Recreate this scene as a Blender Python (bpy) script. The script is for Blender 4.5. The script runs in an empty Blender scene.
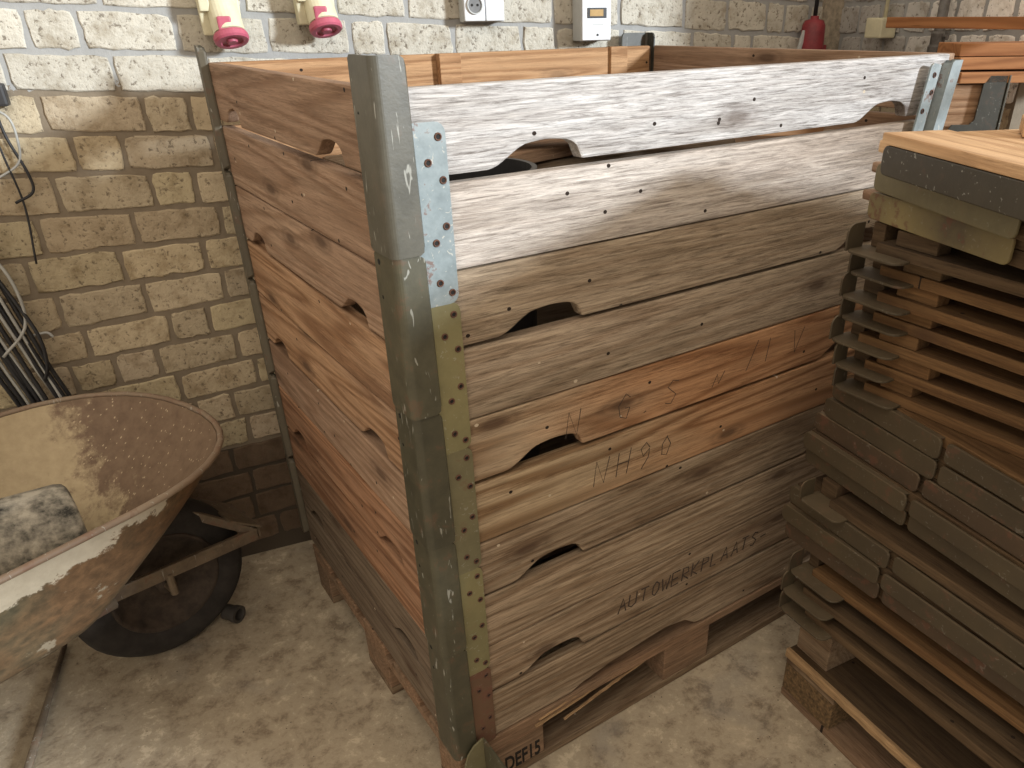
import bpy, bmesh, math, random
from mathutils import Vector, Matrix
random.seed(7)
C = bpy.context.scene.collection
PI = math.pi
def R(d): return math.radians(d)

# ---------------------------------------------------------------- camera
FPX = 763.6; PIT = .5093; YAW = .6077; ROL = -.0131
cam_data = bpy.data.cameras.new('camera'); cam = bpy.data.objects.new('camera', cam_data); C.objects.link(cam)
fw = Vector((math.sin(YAW)*math.cos(PIT), math.cos(YAW)*math.cos(PIT), -math.sin(PIT)))
rt = Vector((math.cos(YAW), -math.sin(YAW), 0)); up = rt.cross(fw)
r2 = rt*math.cos(ROL) + up*math.sin(ROL); u2 = -rt*math.sin(ROL) + up*math.cos(ROL)
M = Matrix((r2, u2, -fw)).transposed().to_4x4(); M.translation = Vector((-.3855, -.9439, 1.3937))
cam.matrix_world = M
cam_data.sensor_fit = 'HORIZONTAL'; cam_data.sensor_width = 36; cam_data.lens = FPX/1024*36
cam_data.shift_x = -58.26/1024; cam_data.shift_y = 56.89/1024
cam_data.clip_start = .01
bpy.context.scene.camera = cam
# ---------------------------------------------------------------- world, daylight, exposure
w = bpy.data.worlds.new('world'); bpy.context.scene.world = w; w.use_nodes = True
bg = w.node_tree.nodes['Background']; bg.inputs[0].default_value = (1, .86, .70, 1); bg.inputs[1].default_value = .92
sun_d = bpy.data.lights.new('daylight', 'SUN'); sun = bpy.data.objects.new('daylight', sun_d); C.objects.link(sun)
sun_d.energy = 4.9; sun_d.angle = R(7); sun_d.color = (.85, .93, 1.0)
AZ, EL = R(149), R(13.5)
sd = Vector((math.sin(AZ)*math.cos(EL), math.cos(AZ)*math.cos(EL), math.sin(EL)))
sun.rotation_euler = sd.to_track_quat('Z', 'Y').to_euler()
a_d = bpy.data.lights.new('fill_light', 'AREA'); al = bpy.data.objects.new('fill_light', a_d); C.objects.link(al)  # unseen fill lamp, added to lift the warm ambient light
a_d.shape = 'RECTANGLE'; a_d.size = 2.2; a_d.size_y = 1.2; a_d.energy = 26; a_d.color = (1, .88, .72)
al.location = (-.9, -1.2, 3.0); al.rotation_euler = (R(-12), R(8), 0)
vs = bpy.context.scene.view_settings
vs.view_transform = 'Standard'; vs.look = 'None'; vs.gamma = 1; vs.use_curve_mapping = False; vs.exposure = .16

# ---------------------------------------------------------------- materials
class NT:
    def __init__(s, name):
        s.m = bpy.data.materials.new(name); s.m.use_nodes = True; s.n = s.m.node_tree.nodes; s.l = s.m.node_tree.links
        s.b = s.n['Principled BSDF']
    def add(s, t, **k):
        n = s.n.new(t)
        for a, v in k.items(): setattr(n, a, v)
        return n
    def link(s, a, b): s.l.new(a, b)
    def coords(s, scale, rnd=True, mul=23.0):
        tc = s.add('ShaderNodeTexCoord'); src = tc.outputs['Object']
        if rnd:
            oi = s.add('ShaderNodeObjectInfo'); mm = s.add('ShaderNodeMath', operation='MULTIPLY'); mm.inputs[1].default_value = mul
            s.link(oi.outputs['Random'], mm.inputs[0])
            ad = s.add('ShaderNodeVectorMath', operation='ADD'); s.link(src, ad.inputs[0]); s.link(mm.outputs[0], ad.inputs[1]); src = ad.outputs[0]
        s.src = src
        return s.scaled(scale)
    def scaled(s, scale):
        mp = s.add('ShaderNodeMapping'); mp.inputs['Scale'].default_value = scale; s.link(s.src, mp.inputs[0]); return mp.outputs[0]
    def noise(s, v, scale, detail=4, rough=.55, dist=0):
        n = s.add('ShaderNodeTexNoise'); s.link(v, n.inputs['Vector']); n.inputs['Scale'].default_value = scale
        n.inputs['Detail'].default_value = detail; n.inputs['Roughness'].default_value = rough; n.inputs['Distortion'].default_value = dist
        return n.outputs['Fac']
    def ramp(s, f, stops):
        r = s.add('ShaderNodeValToRGB'); s.link(f, r.inputs[0]); e = r.color_ramp.elements
        while len(e) < len(stops): e.new(.5)
        for i, (p, c) in enumerate(stops): e[i].position = p; e[i].color = (*c, 1) if len(c) == 3 else c
        return r.outputs[0]
    def math(s, op, a, b=None, clamp=False):
        n = s.add('ShaderNodeMath', operation=op); n.use_clamp = clamp
        for i, x in enumerate((a, b)):
            if x is None: continue
            if isinstance(x, (int, float)): n.inputs[i].default_value = x
            else: s.link(x, n.inputs[i])
        return n.outputs[0]
    def mix(s, f, a, b, mode='MIX'):
        n = s.add('ShaderNodeMix', data_type='RGBA', blend_type=mode)
        if isinstance(f, (int, float)): n.inputs[0].default_value = f
        else: s.link(f, n.inputs[0])
        for i, x in ((6, a), (7, b)):
            if isinstance(x, tuple): n.inputs[i].default_value = (*x, 1)
            else: s.link(x, n.inputs[i])
        return n.outputs[2]
    def bump(s, h, strength, dist=.002):
        b = s.add('ShaderNodeBump'); b.inputs['Strength'].default_value = strength; b.inputs['Distance'].default_value = dist
        s.link(h, b.inputs['Height']); s.link(b.outputs[0], s.b.inputs['Normal'])
    def done(s, col, rough=.8, metal=0, spec=.3):
        if isinstance(col, tuple): s.b.inputs['Base Color'].default_value = (*col, 1)
        else: s.link(col, s.b.inputs['Base Color'])
        s.b.inputs['Roughness'].default_value = rough; s.b.inputs['Metallic'].default_value = metal
        s.b.inputs['Specular IOR Level'].default_value = spec
        return s.m
def blk(c, k): return tuple(x*k for x in c)

def wood(name, c, c2=None, streak=.5, mixx=None, fuzz=.5, knots=1.0, ring=.5, rough=.85, bump=.5, chips=1.0):
    """c main colour, c2 second colour blended by large noise or along the board (mixx=(x0,x1))"""
    t = NT(name); c2 = c2 or blk(c, .7)
    v = t.coords((1.3, 7, 7))
    big = t.noise(v, 1.0, 5, .6, .6)
    if mixx:
        tc = t.add('ShaderNodeTexCoord'); sx = t.add('ShaderNodeSeparateXYZ'); t.link(tc.outputs['Object'], sx.inputs[0])
        mr = t.add('ShaderNodeMapRange'); mr.inputs[1].default_value = mixx[0]; mr.inputs[2].default_value = mixx[1]
        ad = t.math('ADD', sx.outputs[0], t.math('MULTIPLY', t.math('SUBTRACT', big, .5), .7)); t.link(ad, mr.inputs[0])
        f = mr.outputs[0]
    else:
        mr = t.add('ShaderNodeMapRange'); mr.inputs[1].default_value = .35; mr.inputs[2].default_value = .65; t.link(big, mr.inputs[0]); f = mr.outputs[0]
    base = t.mix(f, c, c2)
    st = t.noise(t.scaled((16, 270, 270)), 1.0, 6, .75, .5)
    # growth rings: contour lines of a stretched noise
    rn = t.noise(t.scaled((.45, 8.0, 8.0)), 1.0, 2, .5, .25)
    rs = t.math('SINE', t.math('ADD', t.math('MULTIPLY', rn, 95.0), t.math('MULTIPLY', st, 3.0))); rs = t.math('MULTIPLY', t.math('ADD', rs, 1.0), .5)
    base = t.mix(t.math('MULTIPLY', t.math('POWER', rs, 2.0), min(1, ring*1.6)), base, t.mix(1.0, base, (.50, .40, .32), 'MULTIPLY'))
    crk = t.noise(t.scaled((3.0, 120, 120)), 1.0, 4, .6, .4)
    base = t.mix(t.math('MULTIPLY', t.ramp(crk, [(.25, (1, 1, 1)), (.33, (0, 0, 0))]), .7), base, t.mix(1.0, base, (.3, .25, .2), 'MULTIPLY'))
    # fine streaks
    st2 = t.noise(t.scaled((3.5, 62, 62)), 1.0, 6, .7, .6)
    sd_ = t.ramp(st, [(.34, (.22, .19, .17)), (.5, (.92, .92, .92)), (.66, (1.4, 1.4, 1.4))])
    base = t.mix(streak, base, t.mix(1.0, base, sd_, 'MULTIPLY'))
    s2 = t.ramp(st2, [(.35, (.5, .46, .42)), (.55, (1.05, 1.05, 1.05)), (.7, (1.25, 1.25, 1.25))])
    base = t.mix(fuzz, base, t.mix(1.0, base, s2, 'MULTIPLY'))
    # knots
    vo = t.add('ShaderNodeTexVoronoi', voronoi_dimensions='2D'); t.link(t.scaled((2.1, 6.0, 6.0)), vo.inputs['Vector']); vo.inputs['Scale'].default_value = 1.0
    kn = t.ramp(vo.outputs['Distance'], [(.035, (1, 1, 1)), (.06, (.55, .55, .55)), (.075, (.3, .3, .3)), (.09, (.45, .45, .45)), (.13, (0, 0, 0))])
    base = t.mix(t.math('MULTIPLY', kn, .75*knots), base, (.06, .032, .018))
    # nail holes and chips
    vo2 = t.add('ShaderNodeTexVoronoi', voronoi_dimensions='2D'); t.link(t.scaled((14, 17, 17)), vo2.inputs['Vector']); vo2.inputs['Scale'].default_value = 1.0
    cell = t.add('ShaderNodeSeparateColor'); t.link(vo2.outputs['Color'], cell.inputs[0])
    dot = t.math('MULTIPLY', t.math('LESS_THAN', vo2.outputs['Distance'], .05), t.math('GREATER_THAN', cell.outputs[0], .86))
    base = t.mix(dot, base, (.02, .012, .008))
    chip = t.math('MULTIPLY', t.math('LESS_THAN', t.math('ADD', vo2.outputs['Distance'], t.math('MULTIPLY', st2, .09)), .085), t.math('LESS_THAN', cell.outputs[0], .06))
    base = t.mix(t.math('MULTIPLY', chip, chips), base, (.48, .40, .30))
    hgt = t.math('ADD', st, t.math('MULTIPLY', st2, .6))
    t.bump(hgt, bump, .003)
    return t.done(base, rough)

def steel(name, c, c2, rust=.2, rough=.5, scr=.6, edge=.55, dust=0):
    t = NT(name); v = t.coords((1, 1, 1))
    n1 = t.noise(v, 7, 6, .65); n2 = t.noise(v, 28, 6, .7); n3 = t.noise(v, 60, 3, .6)
    base = t.mix(t.ramp(n1, [(.35, (0, 0, 0)), (.65, (1, 1, 1))]), c, c2)
    base = t.mix(.35, base, t.mix(1.0, base, t.ramp(n2, [(.35, (.5, .5, .5)), (.65, (1.3, 1.3, 1.3))]), 'MULTIPLY'))
    r = t.ramp(n2, [(edge+.02, (0, 0, 0)), (edge+.07, (1, 1, 1))])
    base = t.mix(t.math('MULTIPLY', r, rust), base, (.12, .048, .028))
    sc = t.noise(t.scaled((30, 30, 6)), 3, 2, .5, 1.5)
    base = t.mix(t.math('MULTIPLY', t.ramp(sc, [(.665, (0, 0, 0)), (.69, (1, 1, 1))]), scr), base, (.36, .36, .32))
    if dust:
        ge = t.add('ShaderNodeNewGeometry'); sz = t.add('ShaderNodeSeparateXYZ'); t.link(ge.outputs['True Normal'], sz.inputs[0])
        base = t.mix(t.math('MULTIPLY', t.math('MULTIPLY', sz.outputs[2], dust, True), t.math('ADD', n2, .3, True)), base, (.20, .15, .09))
    t.bump(n2, .25, .002)
    t.b.inputs['Roughness'].default_value = rough
    return t.done(base, rough, 0, .5)

def plain(name, c, rough=.6, var=.25, metal=0, sc=30, bump=.1, c2=None):
    t = NT(name); v = t.coords((1, 1, 1)); n = t.noise(v, sc, 5, .65)
    col = t.mix(t.ramp(n, [(.35, (0, 0, 0)), (.65, (1, 1, 1))]), blk(c, 1-var), c2 or blk(c, 1+var*.5))
    t.bump(n, bump, .002); return t.done(col, rough, metal, .4)

W_WHITE = wood('wood_weathered_white', (.49, .475, .465), (.41, .385, .365), .85, fuzz=.45, ring=.10, knots=.8, bump=.7)
W_WHITE2 = wood('wood_weathered_pale', (.48, .43, .385), (.34, .27, .21), .75, fuzz=.6, ring=.12, mixx=(.5, 1.1), bump=.7)
W_TAN = wood('wood_weathered_tan', (.40, .32, .235), (.31, .24, .165), .7, fuzz=.5, ring=.25, bump=.8)
W_GREY = wood('wood_weathered_grey', (.38, .30, .22), (.30, .235, .165), .7, fuzz=.5, ring=.3)
W_TAN_OR = wood('wood_tan_to_orange', (.40, .30, .20), (.43, .235, .12), .5, mixx=(.15, .5), fuzz=.35, ring=.5, knots=1)
W_TAN_OR2 = wood('wood_yellow_to_orange', (.40, .30, .19), (.44, .25, .13), .5, mixx=(.3, .6), fuzz=.35, ring=.6, knots=1)
W_BRN = wood('wood_brown_grey', (.34, .26, .18), (.255, .19, .125), .65, fuzz=.5, ring=.45)
W_BRN2 = wood('wood_brown_dusty', (.37, .285, .195), (.28, .205, .138), .65, fuzz=.5, ring=.4)
W_SIDE = wood('wood_side_brown', (.34, .23, .155), (.28, .18, .12), .4, fuzz=.45, ring=.35, knots=1.0)
W_SIDE_OR = wood('wood_side_orange', (.38, .23, .13), (.32, .205, .13), .4, fuzz=.5, ring=.5, knots=1)
W_SIDE_RED = wood('wood_side_red_orange', (.35, .185, .10), (.29, .17, .105), .4, fuzz=.55, ring=.5, knots=1)
W_SIDE_GREY = wood('wood_side_grey', (.20, .155, .11), (.15, .11, .077), .5, fuzz=.5, ring=.35)
W_NEW = wood('wood_new_pale', (.62, .42, .25), (.54, .34, .18), .3, fuzz=.25, ring=.3, knots=.5, bump=.3)
W_PLANK = wood('wood_orange_planed', (.42, .20, .085), (.34, .15, .06), .15, fuzz=.2, ring=.35, knots=.3, bump=.15)
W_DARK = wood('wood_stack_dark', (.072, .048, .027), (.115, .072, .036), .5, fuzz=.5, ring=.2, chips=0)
W_DORG = wood('wood_stack_orange', (.20, .11, .046), (.125, .07, .03), .45, chips=0, fuzz=.45, ring=.3)
W_PAL = wood('wood_pallet_brown', (.25, .18, .115), (.17, .12, .08), .6, fuzz=.5, ring=.3)
W_PALR = wood('wood_pallet_reddish', (.29, .18, .11), (.21, .145, .095), .6, fuzz=.5, ring=.2, knots=.3)
W_SPLIT = wood('wood_splintered', (.42, .28, .15), (.27, .17, .09), .5, fuzz=.5, ring=.1, knots=0)
W_IN = wood('wood_inside_warm', (.42, .25, .13), (.36, .20, .10), .3, fuzz=.3, ring=.4, knots=.6)
CHIPB = plain('pressed_wood_block', (.15, .095, .045), .9, .6, sc=120, bump=.6)

S_TOP = steel('painted_steel_grey_green', (.066, .062, .046), (.085, .08, .062), .12, .40)
S_OL = steel('painted_steel_olive', (.052, .048, .029), (.072, .066, .040), .3, .45)
S_OL2 = steel('painted_steel_dark_olive', (.044, .041, .025), (.060, .055, .033), .3, .48)
S_BLUE = steel('worn_steel_blue_grey', (.17, .21, .22), (.25, .285, .29), .75, .5, .9, .56)
S_BACK = steel('dull_steel_brown_olive', (.105, .09, .062), (.08, .068, .046), .3, .6)
S_YEL = steel('painted_steel_khaki', (.205, .18, .085), (.16, .145, .07), .15, .5, .3)
S_KHA = steel('painted_steel_olive_tan', (.16, .14, .075), (.12, .11, .06), .35, .5, .3)
S_RUST = steel('rusted_steel', (.14, .07, .035), (.10, .06, .035), .7, .8, .1, .48)
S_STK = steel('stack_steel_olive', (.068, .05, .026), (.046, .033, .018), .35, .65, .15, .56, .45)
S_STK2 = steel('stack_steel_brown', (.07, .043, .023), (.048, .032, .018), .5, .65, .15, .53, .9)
S_STKY = steel('stack_steel_yellow_worn', (.27, .215, .09), (.085, .065, .036), .7, .6, .15, .53, .8)
S_STKB = steel('stack_steel_khaki', (.15, .13, .07), (.125, .105, .055), .25, .5, .15, .57, .8)
S_STK1 = steel('stack_steel_top', (.042, .035, .022), (.035, .029, .019), .2, .45, .5, .6, .2)
S_DARK = steel('dark_steel', (.035, .035, .028), (.05, .048, .038), .2, .45, .3)
RIV = plain('rusty_rivet', (.10, .045, .028), .7, .4, sc=200)
HOLE = plain('rivet_bore', (.01, .009, .008), .8)

def tray_mat(inside):
    t = NT('tray_paint_inside' if inside else 'tray_paint_outside'); v = t.coords((1, 1, 1), False)
    n = t.noise(v, 5, 6, .6); n2 = t.noise(v, 40, 5, .65); n3 = t.noise(v, 14, 6, .7, .1)
    sx = t.add('ShaderNodeSeparateXYZ'); t.link(t.src, sx.inputs[0])
    if inside:
        base = t.mix(t.ramp(n2, [(.3, (0, 0, 0)), (.7, (1, 1, 1))]), (.13, .085, .055), (.19, .13, .085))
        d = t.math('ADD', t.math('ADD', t.math('MULTIPLY', sx.outputs[0], -1.0), t.math('MULTIPLY', sx.outputs[1], .28)), t.math('MULTIPLY', t.math('SUBTRACT', n3, .5), .45))
        dust = t.ramp(d, [(.215, (0, 0, 0)), (.28, (1, 1, 1))])
        base = t.mix(t.math('MULTIPLY', dust, .85), base, t.mix(n2, (.32, .25, .15), (.58, .48, .31)))
        vo = t.add('ShaderNodeTexVoronoi'); t.link(t.scaled((13, 30, 20)), vo.inputs['Vector'])
        cs = t.add('ShaderNodeSeparateColor'); t.link(vo.outputs['Color'], cs.inputs[0])
        sp = t.math('MULTIPLY', t.math('LESS_THAN', vo.outputs['Distance'], t.math('MULTIPLY', n2, .42)), t.math('GREATER_THAN', cs.outputs[0], .70))
        base = t.mix(sp, base, (.42, .33, .22))
    else:
        base = t.mix(t.ramp(n, [(.38, (0, 0, 0)), (.6, (1, 1, 1))]), (.085, .072, .042), (.12, .068, .033))
        base = t.mix(.5, base, t.mix(1.0, base, t.ramp(n2, [(.35, (.3, .3, .3)), (.65, (1.5, 1.5, 1.5))]), 'MULTIPLY'))
        base = t.mix(t.ramp(n3, [(.62, (0, 0, 0)), (.66, (1, 1, 1))]), base, (.24, .20, .14))
        d = t.math('ADD', t.math('SUBTRACT', sx.outputs[2], t.math('MULTIPLY', sx.outputs[0], .20)), t.math('MULTIPLY', t.math('SUBTRACT', n3, .5), .14))
        dust = t.ramp(d, [(.655, (0, 0, 0)), (.660, (1, 1, 1))])
        base = t.mix(dust, base, t.mix(n2, (.30, .26, .19), (.48, .42, .32)))
    t.bump(n2, .5, .003)
    return t.done(base, .65)
TR_IN = tray_mat(True); TR_OUT = tray_mat(False)
RIM = steel('rim_worn_rust', (.25, .19, .13), (.18, .12, .08), .35, .6, .6)
FRM = steel('frame_dusty_rust', (.10, .07, .045), (.17, .13, .085), .5, .7, .5)
RUB = plain('tyre_rubber', (.028, .024, .021), .85, .4, sc=25)
HUB = plain('wheel_rim_rust', (.05, .036, .026), .8, .5, sc=30)
BUCK = plain('cement_caked_bucket', (.24, .24, .22), .9, .85, sc=26, bump=.6, c2=(.46, .43, .36))
CREAM = plain('cream_plastic', (.58, .54, .38), .5, .12)
PINK = plain('pink_red_plastic', (.40, .085, .13), .5, .15)
RED = plain('red_plastic', (.21, .028, .035), .5, .3)
WPL = plain('white_plastic', (.66, .68, .70), .45, .05)
GPL = plain('grey_plastic', (.42, .43, .42), .5, .08)
DPL = plain('dark_plastic', (.03, .03, .032), .5, .2)
LCD = plain('amber_display', (.42, .27, .10), .3, .2)
BLK = plain('black_cable', (.018, .018, .02), .5, .2)
GCB = plain('grey_cable', (.33, .33, .31), .55, .15)
PIPE = plain('iron_pipe', (.13, .12, .11), .5, .4, sc=40)
INK = plain('pencil_ink', (.05, .035, .028), .9, .3)
STEN = plain('stencil_black', (.015, .012, .01), .9, .2)
PVC = plain('dark_pvc', (.05, .045, .04), .5, .2)

# ---------------------------------------------------------------- helpers
def obj(name, bm, mat, parent=None, smooth=False, mw=None):
    me = bpy.data.meshes.new(name); bmesh.ops.recalc_face_normals(bm, faces=bm.faces); bm.to_mesh(me); bm.free()
    mats = mat if isinstance(mat, (list, tuple)) else [mat]
    for m in mats: me.materials.append(m)
    if smooth:
        for p in me.polygons: p.use_smooth = True
    o = bpy.data.objects.new(name, me); C.objects.link(o)
    place(o, mw or Matrix(), parent); return o
WM = {}
def place(o, mw, parent=None):
    WM[o.name] = mw.copy(); o['_k'] = 1; del o['_k']
    if parent is not None:
        o.parent = parent; o.matrix_basis = WM[parent.name].inverted() @ mw
    else: o.matrix_basis = mw
def thing(name, label, cat, loc=(0, 0, 0), rz=0, group=None):
    o = bpy.data.objects.new(name, None); C.objects.link(o); o.empty_display_size = .05
    place(o, Matrix.Translation(loc) @ Matrix.Rotation(rz, 4, 'Z')); tag(o, label, cat, group); return o
def tag(o, label=None, cat=None, group=None, kind=None):
    if label: o['label'] = label
    if cat: o['category'] = cat
    if group: o['group'] = group
    if kind: o['kind'] = kind
    return o
def fr(o, x, y, z=None):
    """matrix with origin o, local X along x, local Y along y"""
    x = Vector(x).normalized(); y = Vector(y); y = (y - x*y.dot(x)).normalized(); z = x.cross(y)
    m = Matrix((x, y, z)).transposed().to_4x4(); m.translation = Vector(o); return m
def box(bm, a, b, bev=0):
    v = [bm.verts.new((x, y, z)) for x in (a[0], b[0]) for y in (a[1], b[1]) for z in (a[2], b[2])]
    f = [(0, 1, 3, 2), (4, 6, 7, 5), (0, 4, 5, 1), (2, 3, 7, 6), (0, 2, 6, 4), (1, 5, 7, 3)]
    fs = [bm.faces.new([v[i] for i in q]) for q in f]
    if bev:
        es = list({e for q in fs for e in q.edges})
        bmesh.ops.bevel(bm, geom=es, offset=bev, segments=2, affect='EDGES', profile=.6)
    return bm
def boxbm(a, b, bev=0): return box(bmesh.new(), a, b, bev)
def prism(pts, t, bev=0, bm=None, z0=0):
    """outline in local XY extruded z0..z0+t"""
    own = bmesh.new()
    vs_ = [own.verts.new((p[0], p[1], z0)) for p in pts]; f = own.faces.new(vs_)
    r = bmesh.ops.extrude_face_region(own, geom=[f])
    tv = [g for g in r['geom'] if isinstance(g, bmesh.types.BMVert)]
    bmesh.ops.translate(own, verts=tv, vec=(0, 0, t))
    if bev:
        es = [e for e in own.edges if e.is_manifold and e.calc_face_angle(0) > .6]
        bmesh.ops.bevel(own, geom=es, offset=bev, segments=2, affect='EDGES', profile=.6, clamp_overlap=True)
    big = [f for f in own.faces if len(f.verts) > 4]
    bmesh.ops.triangulate(own, faces=big)
    if bm is not None:
        me = bpy.data.meshes.new('tmp'); own.to_mesh(me); own.free(); bm.from_mesh(me); bpy.data.meshes.remove(me); return bm
    return own
def tube(bm, pts, r, n=10, cap=True):
    pts = [Vector(p) for p in pts]; rs = r if isinstance(r, (list, tuple)) else [r]*len(pts)
    rings = []; prev = None
    for i, p in enumerate(pts):
        d = (pts[min(i+1, len(pts)-1)] - pts[max(i-1, 0)]).normalized()
        if prev is None:
            a = d.orthogonal().normalized()
        else: a = (prev - d*prev.dot(d)).normalized()
        prev = a; b = d.cross(a)
        rings.append([bm.verts.new(p + (a*math.cos(2*PI*k/n) + b*math.sin(2*PI*k/n))*rs[i]) for k in range(n)])
    for i in range(len(rings)-1):
        for k in range(n): bm.faces.new((rings[i][k], rings[i][(k+1) % n], rings[i+1][(k+1) % n], rings[i+1][k]))
    if cap:
        bm.faces.new(rings[0][::-1]); bm.faces.new(rings[-1])
    return bm
def lathe(bm, prof, o, ax, n=32):
    """prof: (r, h) pairs about axis ax through o"""
    ax = Vector(ax).normalized(); a = ax.orthogonal().normalized(); b = ax.cross(a); o = Vector(o); rings = []
    for r, h in prof:
        if r < 1e-6: rings.append([bm.verts.new(o + ax*h)])
        else: rings.append([bm.verts.new(o + ax*h + (a*math.cos(2*PI*k/n) + b*math.sin(2*PI*k/n))*r) for k in range(n)])
    for p, q in zip(rings, rings[1:]):
        for k in range(n):
            k2 = (k+1) % n
            if len(p) == 1 and len(q) == 1: continue
            if len(p) == 1: bm.faces.new((p[0], q[k], q[k2]))
            elif len(q) == 1: bm.faces.new((p[k], p[k2], q[0]))
            else: bm.faces.new((p[k], p[k2], q[k2], q[k]))
    return bm
def smoothline(pts, n=6):
    P = [Vector(p) for p in pts]; P = [2*P[0]-P[1]] + P + [2*P[-1]-P[-2]]; out = []
    for i in range(1, len(P)-2):
        for k in range(n):
            t = k/n; a, b, c, d = P[i-1:i+3]
            out.append(.5*((2*b) + (c-a)*t + (2*a-5*b+4*c-d)*t*t + (3*b-a-3*c+d)*t**3))
    out.append(P[-2]); return out
def rrect(w_, h_, r, n=4, x0=0, y0=0, corners=(1, 1, 1, 1)):
    pts = []
    for ci, (cx, cy, a0) in enumerate(((w_-r, h_-r, 0), (r, h_-r, 90), (r, r, 180), (w_-r, r, 270))):
        if corners[ci]:
            for k in range(n+1):
                a = R(a0 + 90*k/n); pts.append((x0+cx+r*math.cos(a), y0+cy+r*math.sin(a)))
        else: pts.append((x0+(w_ if ci in (0, 3) else 0), y0+(h_ if ci in (0, 1) else 0)))
    return pts

# ---------------------------------------------------------------- setting: floor and walls
def floor_mat():
    t = NT('concrete_floor'); v = t.coords((1, 1, 1), False)
    a = t.noise(v, 2.2, 6, .6, .1); b = t.noise(v, 13, 10, .78, .15); c = t.noise(v, 60, 4, .6); g = t.noise(v, 4.5, 4, .6, .3)
    base = t.mix(t.ramp(a, [(.38, (0, 0, 0)), (.62, (1, 1, 1))]), (.36, .30, .215), (.46, .385, .28))
    base = t.mix(t.ramp(b, [(.38, (1, 1, 1)), (.50, (0, 0, 0))]), base, (.23, .18, .125))
    base = t.mix(t.math('MULTIPLY', t.ramp(b, [(.55, (0, 0, 0)), (.62, (1, 1, 1))]), .75), base, (.62, .53, .39))
    base = t.mix(t.math('MULTIPLY', t.ramp(g, [(.56, (0, 0, 0)), (.72, (1, 1, 1))]), .5), base, (.26, .24, .21))
    vo = t.add('ShaderNodeTexVoronoi'); t.link(t.scaled((17, 17, 17)), vo.inputs['Vector'])
    cs = t.add('ShaderNodeSeparateColor'); t.link(vo.outputs['Color'], cs.inputs[0])
    sz = t.math('MULTIPLY', cs.outputs[1], .16)
    sp = t.math('MULTIPLY', t.math('LESS_THAN', vo.outputs['Distance'], sz), t.math('GREATER_THAN', cs.outputs[0], .72))
    base = t.mix(t.math('MULTIPLY', sp, .8), base, (.06, .045, .032))
    sp2 = t.math('MULTIPLY', t.math('LESS_THAN', vo.outputs['Distance'], sz), t.math('LESS_THAN', cs.outputs[0], .10))
    base = t.mix(sp2, base, (.52, .46, .36))
    t.bump(t.math('ADD', t.math('MULTIPLY', b, 1.0), t.math('MULTIPLY', c, .35)), .6, .008)
    return t.done(base, .85)
bm = bmesh.new(); box(bm, (-4, -4, -.1), (4, 3, 0)); tag(obj('floor', bm, floor_mat()), 'worn dusty concrete floor with stains and pale patches', 'floor', kind='structure')

P0 = Vector((-.074, 1.09, 0)); WA = R(-10.5); wt = Vector((math.cos(WA), math.sin(WA), 0)); wn = Vector((-wt.y, wt.x, 0))
def brick_mat():
    t = NT('brick_painted'); v = t.coords((1, 1, 1), False)
    at = t.add('ShaderNodeVertexColor'); at.layer_name = 'Col'
    n = t.noise(v, 90, 5, .7); n2 = t.noise(v, 22, 5, .65); pit = t.noise(v, 210, 2, .5)
    col = t.mix(.8, at.outputs[0], t.mix(1.0, at.outputs[0], t.ramp(n2, [(.32, (.6, .55, .48)), (.5, (1, 1, 1)), (.7, (1.15, 1.15, 1.15))]), 'MULTIPLY'))
    col = t.mix(t.math('MULTIPLY', t.ramp(n, [(.36, (1, 1, 1)), (.44, (0, 0, 0))]), .75), col, (.10, .075, .05))
    t.bump(t.math('ADD', n, t.math('MULTIPLY', n2, .8)), .75, .006)
    return t.done(col, .9)
def mortar_mat():
    t = NT('mortar'); v = t.coords((1, 1, 1), False); n = t.noise(v, 40, 6, .7)
    col = t.mix(n, (.14, .112, .08), (.25, .205, .15)); sx = t.add('ShaderNodeSeparateXYZ'); t.link(t.src, sx.inputs[0])
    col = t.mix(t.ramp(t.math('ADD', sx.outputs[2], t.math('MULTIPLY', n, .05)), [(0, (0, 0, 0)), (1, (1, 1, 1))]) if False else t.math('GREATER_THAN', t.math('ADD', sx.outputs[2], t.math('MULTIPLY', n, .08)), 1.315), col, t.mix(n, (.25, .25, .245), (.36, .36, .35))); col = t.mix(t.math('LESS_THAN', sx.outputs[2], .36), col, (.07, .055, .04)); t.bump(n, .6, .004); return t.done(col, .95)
BRK = brick_mat(); MOR = mortar_mat()
def slope(z):
    if z > 1.1: return -.045
    if z > .75: return -.045 + (1.1-z)/.35*.105
    return .06
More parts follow.
